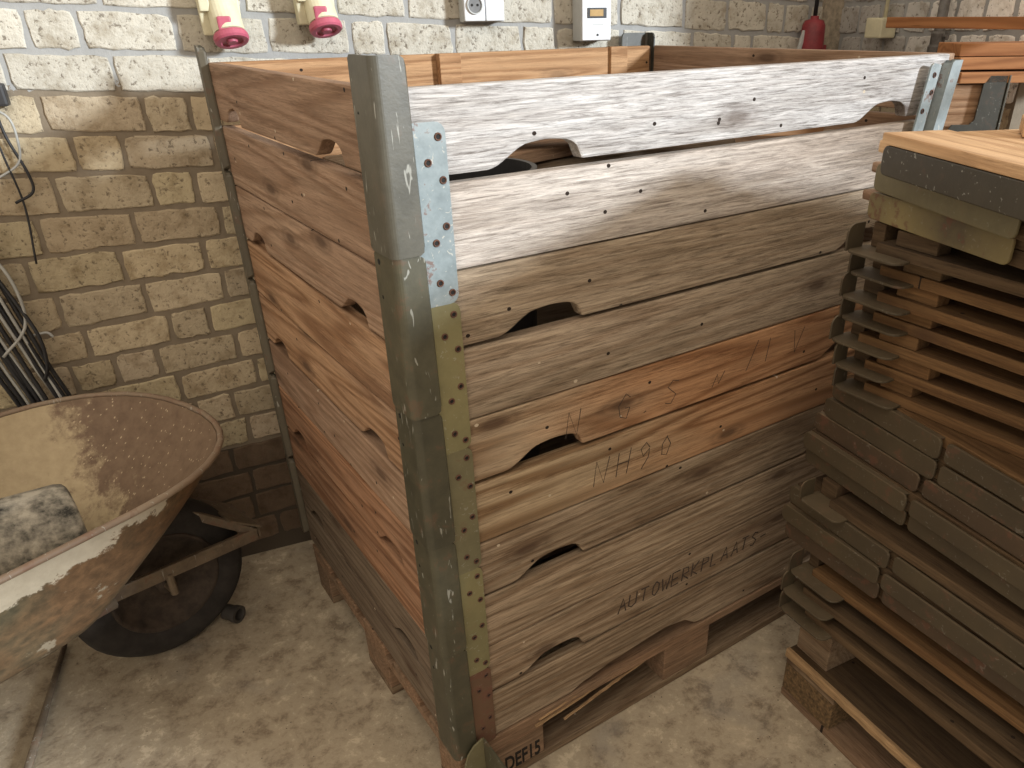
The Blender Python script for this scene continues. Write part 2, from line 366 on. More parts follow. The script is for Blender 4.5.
# courses: joints measured along the wall for the part that shows, running bond elsewhere
JOINTS = {1.17: [-.222, -.03, .063], 1.25: [-.261, -.067], 1.09: [-.186, -.09, .094], 1.01: [-.243, -.054, .038],
          .93: [-.298, -.111, .074], .85: [-.347, -.16, .022], .77: [-.314, -.13, .05], .69: [-.281, -.094, -.004],
          .61: [-.238, -.143, .044], .53: [-.112, .076], .37: [.025], .29: [-.036],
          1.33: [-.204, -.11, .256, .44, .525, .69, .87, .965, 1.16, 1.383, 1.522, 1.589], 1.41: [-.057, .22, .415, .58, .77, .96, 1.15, 1.353, 1.495, 1.631, 1.695]}
def brick_wall(name, org, t, nrm, s0, s1, zmax, joints, right=False, label=''):
    bm = bmesh.new(); cl = bm.loops.layers.float_color.new('Col')
    z = 1.331 - 16*.0805; k = 0
    rnd = random.Random(3 if not right else 9)
    while z < zmax:
        zt = z + .0805 + rnd.uniform(-.001, .001)
        zm = min(joints, key=lambda q: abs(q-z)) if joints else None
        js = list(joints[zm]) if joints and abs(zm-z) < .035 else []
        s = s0 - rnd.uniform(0, .18)
        lst = []
        if js:
            x = js[0]
            while x > s0: x -= rnd.choice((.187, .187, .094)); lst.append(x)
            lst = lst[::-1] + js; x = js[-1]
        else: x = s; lst = [x]
        while x < s1: x += (rnd.choice((.187, .187, .094)) if not right else .086); lst.append(x)
        filled = []
        for a, b in zip(lst, lst[1:]):
            if b - a > .26:
                q = max(1, round((b-a)/.187)); filled += [(a+(b-a)*i/q, a+(b-a)*(i+1)/q) for i in range(q)]
            else: filled.append((a, b))
        for a, b in filled:
            a = max(a, s0); b = min(b, s1)
            if b - a < .03: continue
            g = .0052; jit = lambda: rnd.uniform(-.0025, .0025)
            quad = []
            for (ss, zz) in ((a+g, z+g), (b-g, z+g), (b-g, zt-g), (a+g, zt-g)):
                ss += jit(); zz += jit()
                zz += (slope(zz)*ss if not right else -.045*1.9 + .03*ss)
                quad.append((ss, zz))
            d = rnd.uniform(.003, .006)
            cs_, cz = sum(q[0] for q in quad)/4, sum(q[1] for q in quad)/4
            per = []
            for (p_, q_, m_) in ((quad[0], quad[1], 7), (quad[1], quad[2], 4), (quad[2], quad[3], 7), (quad[3], quad[0], 4)):
                for e in range(m_):
                    f_ = e/m_; jx, jz = rnd.gauss(0, .0011), rnd.gauss(0, .0013)
                    if e == 0: # rounded arris
                        jx += .0018*(1 if p_[0] < cs_ else -1); jz += .0018*(1 if p_[1] < cz else -1)
                    per.append((p_[0]+(q_[0]-p_[0])*f_+jx, p_[1]+(q_[1]-p_[1])*f_+jz))
            P3 = lambda q, dd: org + t*q[0] + Vector((0, 0, q[1])) + nrm*dd
            back = [bm.verts.new(P3(q, 0)) for q in per]; mid = [bm.verts.new(P3(q, d*.5)) for q in per]; fr_ = []
            for q in per:
                e = rnd.uniform(.0015, .0038); hx, hz = (b-a)/2, .036
                fr_.append(bm.verts.new(P3((q[0]-e*max(-1, min(1, (q[0]-cs_)/hx*1.0)) if abs(q[0]-cs_) > hx*.8 else q[0], q[1]-e*(1 if q[1] > cz else -1) if abs(q[1]-cz) > .024 else q[1]), d)))
            zc = (z+zt)/2
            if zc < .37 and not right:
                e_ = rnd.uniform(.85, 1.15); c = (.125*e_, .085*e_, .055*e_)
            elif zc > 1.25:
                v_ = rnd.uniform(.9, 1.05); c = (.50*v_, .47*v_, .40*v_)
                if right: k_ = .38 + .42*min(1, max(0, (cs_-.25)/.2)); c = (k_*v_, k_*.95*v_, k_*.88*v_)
            else:
                v_ = rnd.uniform(.84, 1.08); c = (.43*v_, .355*v_*rnd.uniform(.98, 1.02), .245*v_*rnd.uniform(.94, 1.05))
            fs = [bm.faces.new(fr_)] + [bm.faces.new((mid[i], mid[(i+1) % 4], fr_[(i+1) % 4], fr_[i])) for i in range(0)]
            NP = len(per); fs += [bm.faces.new((mid[i], mid[(i+1) % NP], fr_[(i+1) % NP], fr_[i])) for i in range(NP)] + [bm.faces.new((back[i], back[(i+1) % NP], mid[(i+1) % NP], mid[i])) for i in range(NP)]
            for f in fs:
                for lp in f.loops: lp[cl] = (*c, 1)
        z = zt; k += 1
    # backing of mortar
    bb = bmesh.new(); A = org + t*s0; B = org + t*s1
    vs_ = []
    for p in (A, B):
        for zz in (0, zmax):
            for dd in (.0005, -.12): vs_.append(bb.verts.new(p + Vector((0, 0, zz)) + nrm*dd))
    bmesh.ops.convex_hull(bb, input=vs_)
    me = bpy.data.meshes.new('tmp'); bb.to_mesh(me); bb.free()
    n0 = len(bm.faces); bm.from_mesh(me); bpy.data.meshes.remove(me); bm.faces.ensure_lookup_table()
    for f in bm.faces[n0:]: f.material_index = 1
    o = obj(name, bm, [BRK, MOR]); tag(o, label, 'wall', kind='structure'); return o
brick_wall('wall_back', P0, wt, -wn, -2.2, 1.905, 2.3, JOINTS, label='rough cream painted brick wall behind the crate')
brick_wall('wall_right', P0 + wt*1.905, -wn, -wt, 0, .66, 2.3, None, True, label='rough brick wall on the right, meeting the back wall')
# plastered strip at the corner of the two walls
bm = bmesh.new(); vs_ = []
for s, d in ((1.832, -.02), (1.832, .013), (1.905, .013), (1.905, -.02)):
    for z in (0, 2.3): vs_.append(bm.verts.new(P0 + wt*s - wn*d + Vector((0, 0, z))))
bmesh.ops.convex_hull(bm, input=vs_)
tag(obj('trim_1', bm, plain('rough_plaster', (.33, .28, .21), .95, .35, sc=60, bump=.6)), 'plastered strip in the corner of the brick walls', 'trim', kind='structure')

# ---------------------------------------------------------------- pallet collars
H = 2.349/10*1.0; H = .1175; Z0 = .144; LX = 1.2; LY = .8705; TX = 1.128; TY = .846
def board_outline(L, h, holes=(), rise=.03, ragged=None):
    pts = [(0, 0)]
    for a, b in holes:
        n = 18
        for k in range(n+1):
            q = k/n; y = rise*(q/.45)**2*(3-2*q/.45)*.93 if q < .45 else (rise*(.93+.07*math.sin((q-.45)/.35*PI)) if q < .78 else rise*.93*math.sqrt(max(0, 1-((q-.78)/.22)**2)))
            pts.append((a+(b-a)*q, max(0, y)))
    if ragged: pts += ragged
    pts += [(L, 0), (L, h), (0, h)]
    out = [pts[0]]
    for p in pts[1:]:
        if abs(p[0]-out[-1][0]) + abs(p[1]-out[-1][1]) > 1e-5: out.append(p)
    return out
FRONT = [W_WHITE, W_WHITE2, W_TAN, W_GREY, W_TAN_OR, W_TAN_OR2, W_BRN, W_BRN2, W_BRN2, W_BRN]
LEFT = [W_SIDE, W_SIDE, W_SIDE, W_SIDE_OR, W_SIDE_OR, W_SIDE, W_SIDE_RED, W_SIDE_RED, W_SIDE_GREY, W_SIDE_GREY]
RAISED = [S_TOP, S_OL, S_OL2, S_OL, S_OL2]
PLATE = [S_BLUE, S_YEL, S_KHA, S_YEL, S_RUST]
TB = .024
riv_me = None
rivd_me = None
def rivet(parent, p, n, ax, dark=False):
    global riv_me
    if riv_me is None:
        bm = bmesh.new(); lathe(bm, [(.0052, 0), (.0052, .0010), (.0044, .0020), (.0034, .0018), (.0030, .0006), (0, .0006)], (0, 0, 0), (0, 0, 1), 14)
        for f in bm.faces: f.material_index = 1 if f.calc_center_median().xy.length < .0031 else 0
        riv_me = bpy.data.meshes.new('rivet'); bm.to_mesh(riv_me); bm.free(); riv_me.materials.append(RIV); riv_me.materials.append(HOLE)
    global rivd_me
    if dark and rivd_me is None:
        bm = bmesh.new(); lathe(bm, [(.0042, -.001), (.0042, .0006), (.003, .0009), (0, .0009)], (0, 0, 0), (0, 0, 1), 12)
        rivd_me = bpy.data.meshes.new('dark_rivet'); bm.to_mesh(rivd_me); bm.free(); rivd_me.materials.append(HOLE)
    o = bpy.data.objects.new('rivet', rivd_me if dark else riv_me); C.objects.link(o); place(o, fr(p, ax, Vector(n).cross(Vector(ax))), parent)
CL = ['grey white weathered wooden pallet collar, topmost of the tall crate', 'second wooden pallet collar from the top of the tall crate, with tan grey front',
      'orange tinted wooden pallet collar at the middle of the tall crate, with pencilled NH90', 'brown wooden pallet collar just above the lowest one of the tall crate',
      'lowest wooden pallet collar of the tall crate, lettered AUTOWERKPLAATS, with rusty corner']
collars = []; fb = {}
for i in range(5):
    zt = Z0 + (10-2*i)*H; zb = zt - 2*H
    dx = random.uniform(-.002, .002); 
    root = thing('pallet_collar', CL[i], 'pallet collar', (0, 0, zb), 0, 'pallet collars stacked on the pallet as a crate'); collars.append(root)
    for j in (0, 1):
        k = 2*i + j; z = zt - (j+1)*H; g = .0015
        hh = H - g - (.004 if j == 1 else 0)
        holes = [(.135, .292), (.915, 1.075)] if j == 0 else []
        zb_ = z + g if j else z + (.010 if i == 0 else .0055)
        hh = (zt - j*H - .001) - zb_
        rag = None
        if k == 9: rag = [(.26, .0), (.29, .012), (.36, .024), (.45, .034), (.52, .040), (.58, .030), (.61, .006), (.64, 0)]
        o = obj('front_board', prism(board_outline(LX-.012, hh, holes, .031, rag), TB, .0035), FRONT[k], root, mw=fr((.006, 0, zb_), (1, 0, 0), (0, 0, 1)) @ Matrix.Translation((0, 0, -TB)))
        fb[k] = o
        hl = [(.16, .285), (.70, .815)] if j == 0 else []
        obj('side_board', prism(board_outline(LY-.012, hh, [(LY-b, LY-a) for a, b in hl[::-1]], .03), TB, .0035), LEFT[k], root,
            mw=fr((0, LY-.006, zb_), (0, -1, 0), (0, 0, 1)) @ Matrix.Translation((0, 0, -TB)))
        obj('back_board', prism(board_outline(TX-.012, hh, [], .03), TB, .003), W_IN if i == 0 else W_SIDE, root,
            mw=fr((.006, LY, zb_), (TX, TY-LY, 0), (0, 0, 1)))
        d = Vector((TX-LX, TY, 0)).normalized()
        obj('side_board', prism(board_outline(TY-.012, hh, [], .03), TB, .003), W_SIDE, root,
            mw=fr((LX, .006, zb_), d, (0, 0, 1)))
    if i == 0:
        for x in (.49, .985):
            obj('wood_cleat', boxbm((0, 0, 0), (.055, .026, 2*H-.004), .002), W_IN, root, mw=Matrix.Translation((x, LY-TB-.030, zb+.004)))
    # steel corners: near-left corner fully detailed, others simple
    def corner(px, py, sx, sy, near, lean=0, ff=None, oo=.006, mt=None):
        """px,py corner; sx,sy directions of the two legs"""
        br = bpy.data.objects.new('corner_bracket', None); C.objects.link(br); br.empty_display_size = .02
        place(br, Matrix.Translation((px, py, zb)), root)
        zlo = zb + .034; zhi = zt + .036
        if i == 4: zlo = Z0 + .002
        if not near: zlo, zhi = zb + .03, zt + (-.012 if lean else .03)
        if near and i > 0: zhi = zt + .033
        # bulged angle profile
        o1, o2 = (.011, .011) if near else (oo, oo)
        f1, f2 = (.036, .062) if near else (ff or (.035, .035))
        prof = []
        th = .004
        outer = [(f1, -.005), (f1-.004, -o1), (.0, -o1)] + [(-o2+.011*(1-math.sin(R(a_))), -o1+.011*(1-math.cos(R(a_)))) for a_ in (12, 30, 45, 60, 78)] + [(-o2, .0), (-o2, f2-.004), (-.005, f2)]
        inner = [(x_ + (th if x_ < 0.0 else 0), y_ + (th if y_ < 0 else 0)) for x_, y_ in outer][::-1]
        bm = bmesh.new(); rings = []
        zs = [zlo, zlo+.004, zlo+.010, zhi-.012, zhi-.004, zhi]
        # taper: legs get rounded near top and bottom
        def leg(q, z):
            e = 0
            dz = min(z - zlo, zhi - z)
            if dz < .012: e = .010*(1 - dz/.012)**2
            x_, y_ = q
            x_ = min(x_, f1 - e); y_ = min(y_, f2 - e); k_ = 1 - (.12 if i else 0)*(z - zlo)/(zhi-zlo)*0
            if near: # nested: lower end slightly wider
                w_ = .0025*(1 - (z - zlo)/(zhi-zlo)) + .0008*i*0
                x_ -= w_ if x_ < .01 else 0; y_ -= w_ if y_ < .01 else 0
            return x_, y_
        prof = outer + inner
        for z in zs:
            rings.append([bm.verts.new((px + sx*leg(q, z)[0] + (lean*(z-zt)), py + sy*leg(q, z)[1], z)) for q in prof])
        n = len(prof)
        for a, b in zip(rings, rings[1:]):
            for q in range(n): bm.faces.new((a[q], a[(q+1) % n], b[(q+1) % n], b[q]))
        for rg in (rings[0], rings[-1]):
            m = len(outer)
            for q in range(m-1): bm.faces.new((rg[q], rg[q+1], rg[n-2-q], rg[n-1-q]))
        obj('steel_angle', bm, (S_BLUE if lean else RAISED[i]) if (near or lean) else (mt or S_OL2), br, mw=Matrix())
        if near or lean:
            # riveted plate on the front board
            ptop = zt - .040; pbot = zt - .040 - .237
            if i == 4: pbot = Z0 - .002
            if near:
                wpl = .080; pl = prism(rrect(wpl-.012, ptop-pbot, .014, 4, corners=(1, 0, 0, 1)), .003, .0006)
                pm = fr((px+.012, py-.0035+.0003*i, pbot), (1, 0, 0), (0, 0, 1))
                p = obj('steel_plate', pl, PLATE[i], br, mw=pm)
                if i < 4 or True:
                    for rx, rz in ((.069, -.018), (.052, -.048), (.071, -.071), (.070, -.130), (.053, -.150), (.053, -.205), (.070, -.221)):
                        if ptop + rz > pbot + .01: rivet(p, (px+rx, py-.0065+.0003*i, ptop+rz), (0, -1, 0), (1, 0, 0))
                # plate on the left side
                for rz in (-.03, -.075, -.14, -.175, -.215):
                    rivet(br, (px-.0108, py+.046+.006*math.sin(rz*90), zt+rz), (-1, 0, 0), (0, -1, 0), True)
            else:
                ptop = zt - .016; pbot = zb - .02
                pl = prism(rrect(.032, ptop-pbot, .010, 4, corners=(0, 1, 1, 0)), .004, .0006)
                m_ = fr((px-.088, py-.0145, pbot), (1, 0, 0), (0, 0, 1)) @ Matrix.Rotation(-lean*.0, 4, 'Z')
                m_ = Matrix.Translation((px-.07, py-.007, zt)) @ Matrix.Rotation(lean, 4, 'Y') @ Matrix.Translation((-px+.07, -py+.007, -zt)) @ m_
                p = obj('steel_plate', pl, S_BLUE, br, mw=m_)
                for rz, rx in ((-.02, .016), (-.05, .022), (-.085, .010), (-.13, .016)):
                    q = m_ @ Vector((rx, ptop-pbot+rz, .004)); rivet(p, q, (0, -1, 0), (1, 0, 0))
    corner(0, 0, 1, 1, True)
    corner(0, LY, 1, -1, False, 0, (.004, .020), .015, S_BACK)
    corner(TX, TY, -1, -1, False, 0, (.085, .03), .006, S_DARK)
    corner(LX, 0, -1, 1, False, .17 if i == 0 else .05, (.026, .03), .020)

# writing -------------------------------------------------------------
GL = {'A': [[(0, 0), (.5, 1), (1, 0)], [(.2, .4), (.85, .4)]], 'U': [[(0, 1), (0, .2), (.4, 0), (.85, .2), (.9, 1)]], 'T': [[(0, 1), (1, 1)], [(.5, 1), (.45, 0)]],
      'O': [[(.5, 1), (.1, .7), (.1, .2), (.5, 0), (.9, .3), (.9, .8), (.5, 1)]], 'W': [[(0, 1), (.25, 0), (.5, .7), (.75, 0), (1, 1)]],
      'E': [[(1, 1), (0, 1), (0, 0), (1, 0)], [(0, .5), (.8, .5)]], 'R': [[(0, 0), (0, 1), (.8, .9), (.8, .55), (0, .5), (.9, 0)]],
      'K': [[(0, 0), (0, 1)], [(.9, 1), (0, .45), (.9, 0)]], 'P': [[(0, 0), (0, 1), (.8, .9), (.8, .55), (0, .5)]], 'L': [[(0, 1), (0, 0), (.8, 0)]],
      'S': [[(.9, .9), (.4, 1), (.1, .75), (.8, .35), (.5, 0), (0, .1)]], 'N': [[(0, 0), (.05, 1), (.75, 0), (.95, 1)]],
      'H': [[(0, 0), (.05, 1)], [(.8, 0), (.9, 1)], [(.05, .5), (.85, .5)]], 'G': [[(.9, .85), (.5, 1), (.05, .6), (.2, .1), (.7, 0), (.85, .45), (.5, .45)]],
      '9': [[(.8, .7), (.45, 1), (.1, .75), (.35, .45), (.8, .7), (.75, .3), (.3, -.1)]], '0': [[(.5, .9), (.1, .6), (.2, .15), (.6, .1), (.85, .5), (.5, .9)]],
      'V': [[(0, 1), (.4, 0), (.9, 1)]], '/': [[(0, -.1), (.7, 1.1)]], '.': [[(.3, 0), (.4, .06)]], 'I': [[(.4, 0), (.45, 1)]], '-': [[(0, .4), (.8, .4)]], '~': [[(0, .1), (.3, .6), (.5, .2), (.9, .7)]]}
def write(text, board, x, z, size, adv, wid=.0022, slant=.15, rise=0):
    r = random.Random(len(text))
    for ch in text:
        if ch != ' ':
            bm = bmesh.new(); q0 = Vector((x, -.0004, z))
            for st in GL[ch]:
                pts = [Vector(((p[0]*.62*size + p[1]*size*slant), p[1]*size)) for p in st]
                pts = [p + Vector((r.uniform(-1, 1), r.uniform(-1, 1)))*size*.03 for p in pts]
                tube(bm, [(p.x, 0, p.y) for p in pts], wid*.5, 5)
            for v in bm.verts: v.co.y *= .5
            obj('pencil_letter', bm, INK, board, mw=Matrix.Translation(q0))
        x += adv*r.uniform(.92, 1.08); z += rise
write('N G.S ~', fb[4], .262, .760, .048, .058, .0016, .1, -.001)
write('/I V', fb[4], .70, .775, .05, .045, .0016, .1)
write('NH90', fb[5], .322, .640, .050, .050, .0018, .1, .001)
write('AUTOWERKPLAATS-', fb[8], .385, .300, .034, .0305, .0036, .12)

def text_mesh(s, size, mat, mw, parent, name='stencil_lettering', sx=.72, bold=.004):
    cu = bpy.data.curves.new(name, 'FONT'); cu.body = s; cu.size = size; cu.extrude = .0006; cu.offset = bold*size
    o = bpy.data.objects.new('tmp_text', cu); C.objects.link(o); bpy.context.view_layer.update()
    me = bpy.data.meshes.new_from_object(o.evaluated_get(bpy.context.evaluated_depsgraph_get())); bpy.data.objects.remove(o); bpy.data.curves.remove(cu)
    me.transform(Matrix.Diagonal((sx, 1, 1, 1))); me.materials.clear(); me.materials.append(mat); me.name = name
    t = bpy.data.objects.new(name, me); C.objects.link(t); place(t, mw, parent); return t

# ---------------------------------------------------------------- pallets
def pallet(root, T, L, Wd, mats, first=.145, blockm=None):
    """T world matrix; X along length, Y depth, Z up; total height .143"""
    b = {}
    ys = [0, Wd/2-.07, Wd-.10]; yw = [.10, .14, .10]; xs = [0, L/2-.07, L-.145]; xw = [first, .14, .145]
    for y, ww in zip(ys, yw): obj('skid_board', boxbm((0, y, .001), (L, y+ww, .022), .002), mats[0], root, mw=T)
    for yi, (y, ww) in enumerate(zip(ys, yw)):
        for xi, (x, xw_) in enumerate(zip(xs, xw)):
            b[(xi, yi)] = obj('pallet_block', boxbm((x, y+.001, .0225), (x+xw_, y+ww-.001, .0995), .003), (blockm or mats[1]), root, mw=T)
    for x, xw_ in zip(xs, xw): obj('cross_board', boxbm((x, 0.001, .1), (x+xw_, Wd-.001, .1205), .002), mats[2], root, mw=T)
    n = 5
    for q in range(n):
        ww = .13; y = (Wd-ww)*q/(n-1)
        obj('deck_board', boxbm((0, y, .121), (L, y+ww, .1425), .002), mats[3], root, mw=T)
    return b
pr_ = thing('wooden_pallet', 'brown wooden pallet under the tall crate, block stencilled DEF15', 'pallet', (0, 0, 0))
T = Matrix.Translation((-.004, -.004, 0))
B = pallet(pr_, T, 1.2, .846, [W_PAL, W_PALR, W_PALR, W_PALR], first=.195)
text_mesh('DEF15', .058, STEN, fr((.094, -.0032, .026), (1, 0, 0), (0, 0, 1)), B[(0, 0)], sx=.56, bold=.02)
# splintered front edge of the deck
for (x0, z0, x1, z1, h0, h1, dy) in ((.17, .112, .46, .133, .003, .007, -.009), (.24, .090, .47, .120, .0015, .005, -.012), (.18, .126, .34, .136, .002, .006, -.008)):
    bm = bmesh.new(); rings = []
    n = 14; rr = random.Random(int(x0*100))
    for k in range(n+1):
        q = k/n; x = x0+(x1-x0)*q; z = z0+(z1-z0)*q; h = (h0+(h1-h0)*q)*(.8+.4*rr.random())*min(1, (n-k)/2+.15)
        y = dy + rr.uniform(-.001, .001) + q*abs(dy)*.8
        rings.append([bm.verts.new(p) for p in ((x, y, z), (x, y+.004, z-h*.3), (x, y+.006, z+h), (x, y+.001, z+h*.9))])
    for a, b in zip(rings, rings[1:]):
        for q in range(4): bm.faces.new((a[q], a[(q+1) % 4], b[(q+1) % 4], b[q]))
    bm.faces.new(rings[0]); bm.faces.new(rings[-1][::-1])
    obj('splinter', bm, W_SPLIT, pr_)

# bent steel foot in front of the crate's corner
ft = thing('bent_steel_bracket', 'bent olive steel bracket standing open at the foot of the crate corner', 'bracket', (.05, -.08, 0))
bm = bmesh.new(); prism([(0, 0), (.046, 0), (.046, .180), (.040, .181), (.022, .172), (.008, .155), (0, .13)], .004, .0008, bm)
obj('plate', bm, S_KHA, ft, mw=fr((.0, -.018, .001), (1, 0, 0), (0, 0, 1)))  # lit plate of the bracket, its light put into a paler colour
bm = bmesh.new(); prism([(0, 0), (.105, 0), (.105, .12), (.095, .165), (.08, .178), (.0, .181)], .004, .0008, bm)
obj('plate', bm, S_OL, ft, mw=fr((.0465, -.0225, .001), (.02, -1, 0), (0, 0, 1)))  # inner plate of the same bracket, shade put into a darker colour

# things inside the crate --------------------------------------------------
bm = boxbm((-.42, -.05, -.011), (.42, .05, .011), .002)
tag(obj('wood_offcut', bm, W_IN, mw=Matrix.Translation((.66, .36, 1.192)) @ Matrix.Rotation(R(-24), 4, 'Z') @ Matrix.Rotation(R(2), 4, 'Y')), 'pale offcut lying inside the crate, seen through the top hand hole', 'board')
bm = boxbm((-.36, -.06, -.011), (.36, .06, .011), .002)
tag(obj('wood_offcut', bm, W_SIDE, mw=Matrix.Translation((.66, .50, 1.150)) @ Matrix.Rotation(R(14), 4, 'Z')), 'brown offcut lying across the inside of the crate under the pale one', 'board')
bm = boxbm((-.40, -.08, -.012), (.40, .08, .012), .002)
tag(obj('wood_offcut', bm, W_TAN, mw=Matrix.Translation((.76, .13, 1.15)) @ Matrix.Rotation(R(2), 4, 'Z')), 'tan board inside the crate just behind its front boards', 'board')
bm = bmesh.new(); lathe(bm, [(0, .0), (.095, .0), (.11, 1.0), (.115, 1.0), (.115, 1.02), (.106, 1.02), (.092, .02), (0, .02)], (.20, .18, .165), (0, 0, 1), 40)
tag(obj('plastic_tub', bm, DPL, smooth=False), 'black round tub inside the crate behind the left hand hole', 'tub')
bm = boxbm((.17, .40, 0), (1.04, .78, .985), .01)
tag(obj('wood_filled_box', bm, W_SIDE_GREY, mw=Matrix.Translation((0, 0, .15))), 'large dark wooden box inside the crate beneath the offcuts', 'box')
for y in (.30,):
    pass

# ---------------------------------------------------------------- stack of folded collars
st_p = thing('wooden_pallet', 'dark wooden pallet under the stack of folded collars, pale splintered edge', 'pallet', (.743, -.177, 0), R(-97.0))
TP = Matrix.Translation((.738, -.177, 0)) @ Matrix.Rotation(R(-97.0), 4, 'Z')
# local Y must point to +X world: flip
TP = TP @ Matrix.Diagonal((1, 1, 1, 1))
pallet(st_p, TP, 1.2, .80, [W_PALR, W_PAL, W_PAL, W_DARK], blockm=CHIPB)
bm = bmesh.new(); rr = random.Random(4); rings = []
for k in range(41):
    x = 1.2*k/40; a = .132+rr.uniform(-.003, .003)
    rings.append([bm.verts.new(p) for p in ((x, -.004+rr.uniform(-.002, .001), .1225), (x, .004, .1225), (x, .004, .144), (x, -.004+rr.uniform(-.001, .002), .144))])
for a, b in zip(rings, rings[1:]):
    for q in range(4): bm.faces.new((a[q], a[(q+1) % 4], b[(q+1) % 4], b[q]))
bm.faces.new(rings[0]); bm.faces.new(rings[-1][::-1])
obj('splintered_edge', bm, W_SPLIT, st_p, mw=TP)
for x, xn in ((.0, 'far'), (.52, 'middle'), (1.05, 'near')):
    for y, yn in ((.02, 'outer'), (.24, 'inner')):
        lab = f'wooden spacer block under the folded collars, {yn} row, {xn} ' + ('of the pallet' if xn == 'middle' else 'end of pallet')
        o = obj('spacer_block', boxbm((x+.005, y, .1435), (x+.095, y+.09, .2945), .003), W_PAL, mw=TP)
        tag(o, lab, 'block', 'spacer blocks under the folded collars')

LAY = [('P', 1.215, 0.647, -0.255, -114.3, 0.347), ('P', 1.17, 0.708, -0.208, -114.2, 0.319), ('P', 1.125, 0.717, -0.199, -108.2, 0.293),
 ('C', 1.08, 0.688, -0.205, -96.2, 0), ('C', 1.037, 0.719, -0.195, -95.4, 0), ('C', 0.994, 0.719, -0.186, -94.5, 0), ('C', 0.952, 0.736, -0.180, -93.6, 0),
 ('C', 0.91, 0.731, -0.170, -90.8, 0), ('C', 0.866, 0.734, -0.183, -90.7, 0), ('C', 0.822, 0.742, -0.185, -91.9, 0),
 ('P', 0.778, 0.760, -0.162, -103.2, 0.261), ('P', 0.738, 0.757, -0.153, -101.7, 0.268), ('P', 0.698, 0.762, -0.133, -101.7, 0.263), ('P', 0.658, 0.745, -0.127, -100.7, 0.261),
 ('P', 0.62, 0.761, -0.125, -100.4, 0.259), ('C', 0.58, 0.715, -0.175, -97.3, 0), ('P', 0.538, 0.727, -0.127, -98.4, 0.257), ('P', 0.497, 0.716, -0.124, -96.8, 0.249),
 ('P', 0.457, 0.725, -0.131, -95.9, 0.241), ('C', 0.412, 0.709, -0.181, -95.2, 0), ('C', 0.366, 0.697, -0.178, -94.5, 0), ('C', 0.32, 0.699, -0.179, -95.5, 0)]
ORD = ['first', 'second', 'third', 'fourth', 'fifth', 'sixth', 'seventh', 'eighth', 'ninth', 'tenth', 'eleventh', 'twelfth', 'thirteenth', 'fourteenth', 'fifteenth', 'sixteenth', 'seventeenth', 'eighteenth', 'nineteenth', 'twentieth', 'second-lowest', 'lowest']
DESC = {0: 'topmost folded collar of the stack, pale top boards over a long dark steel plate', 1: 'second folded collar from the top of the stack, smooth olive steel plate along its side',
        2: 'third folded collar from the top of the stack, worn patchy yellow steel plate', 21: 'lowest folded collar of the stack, resting on the spacer blocks'}
nl = len(LAY)
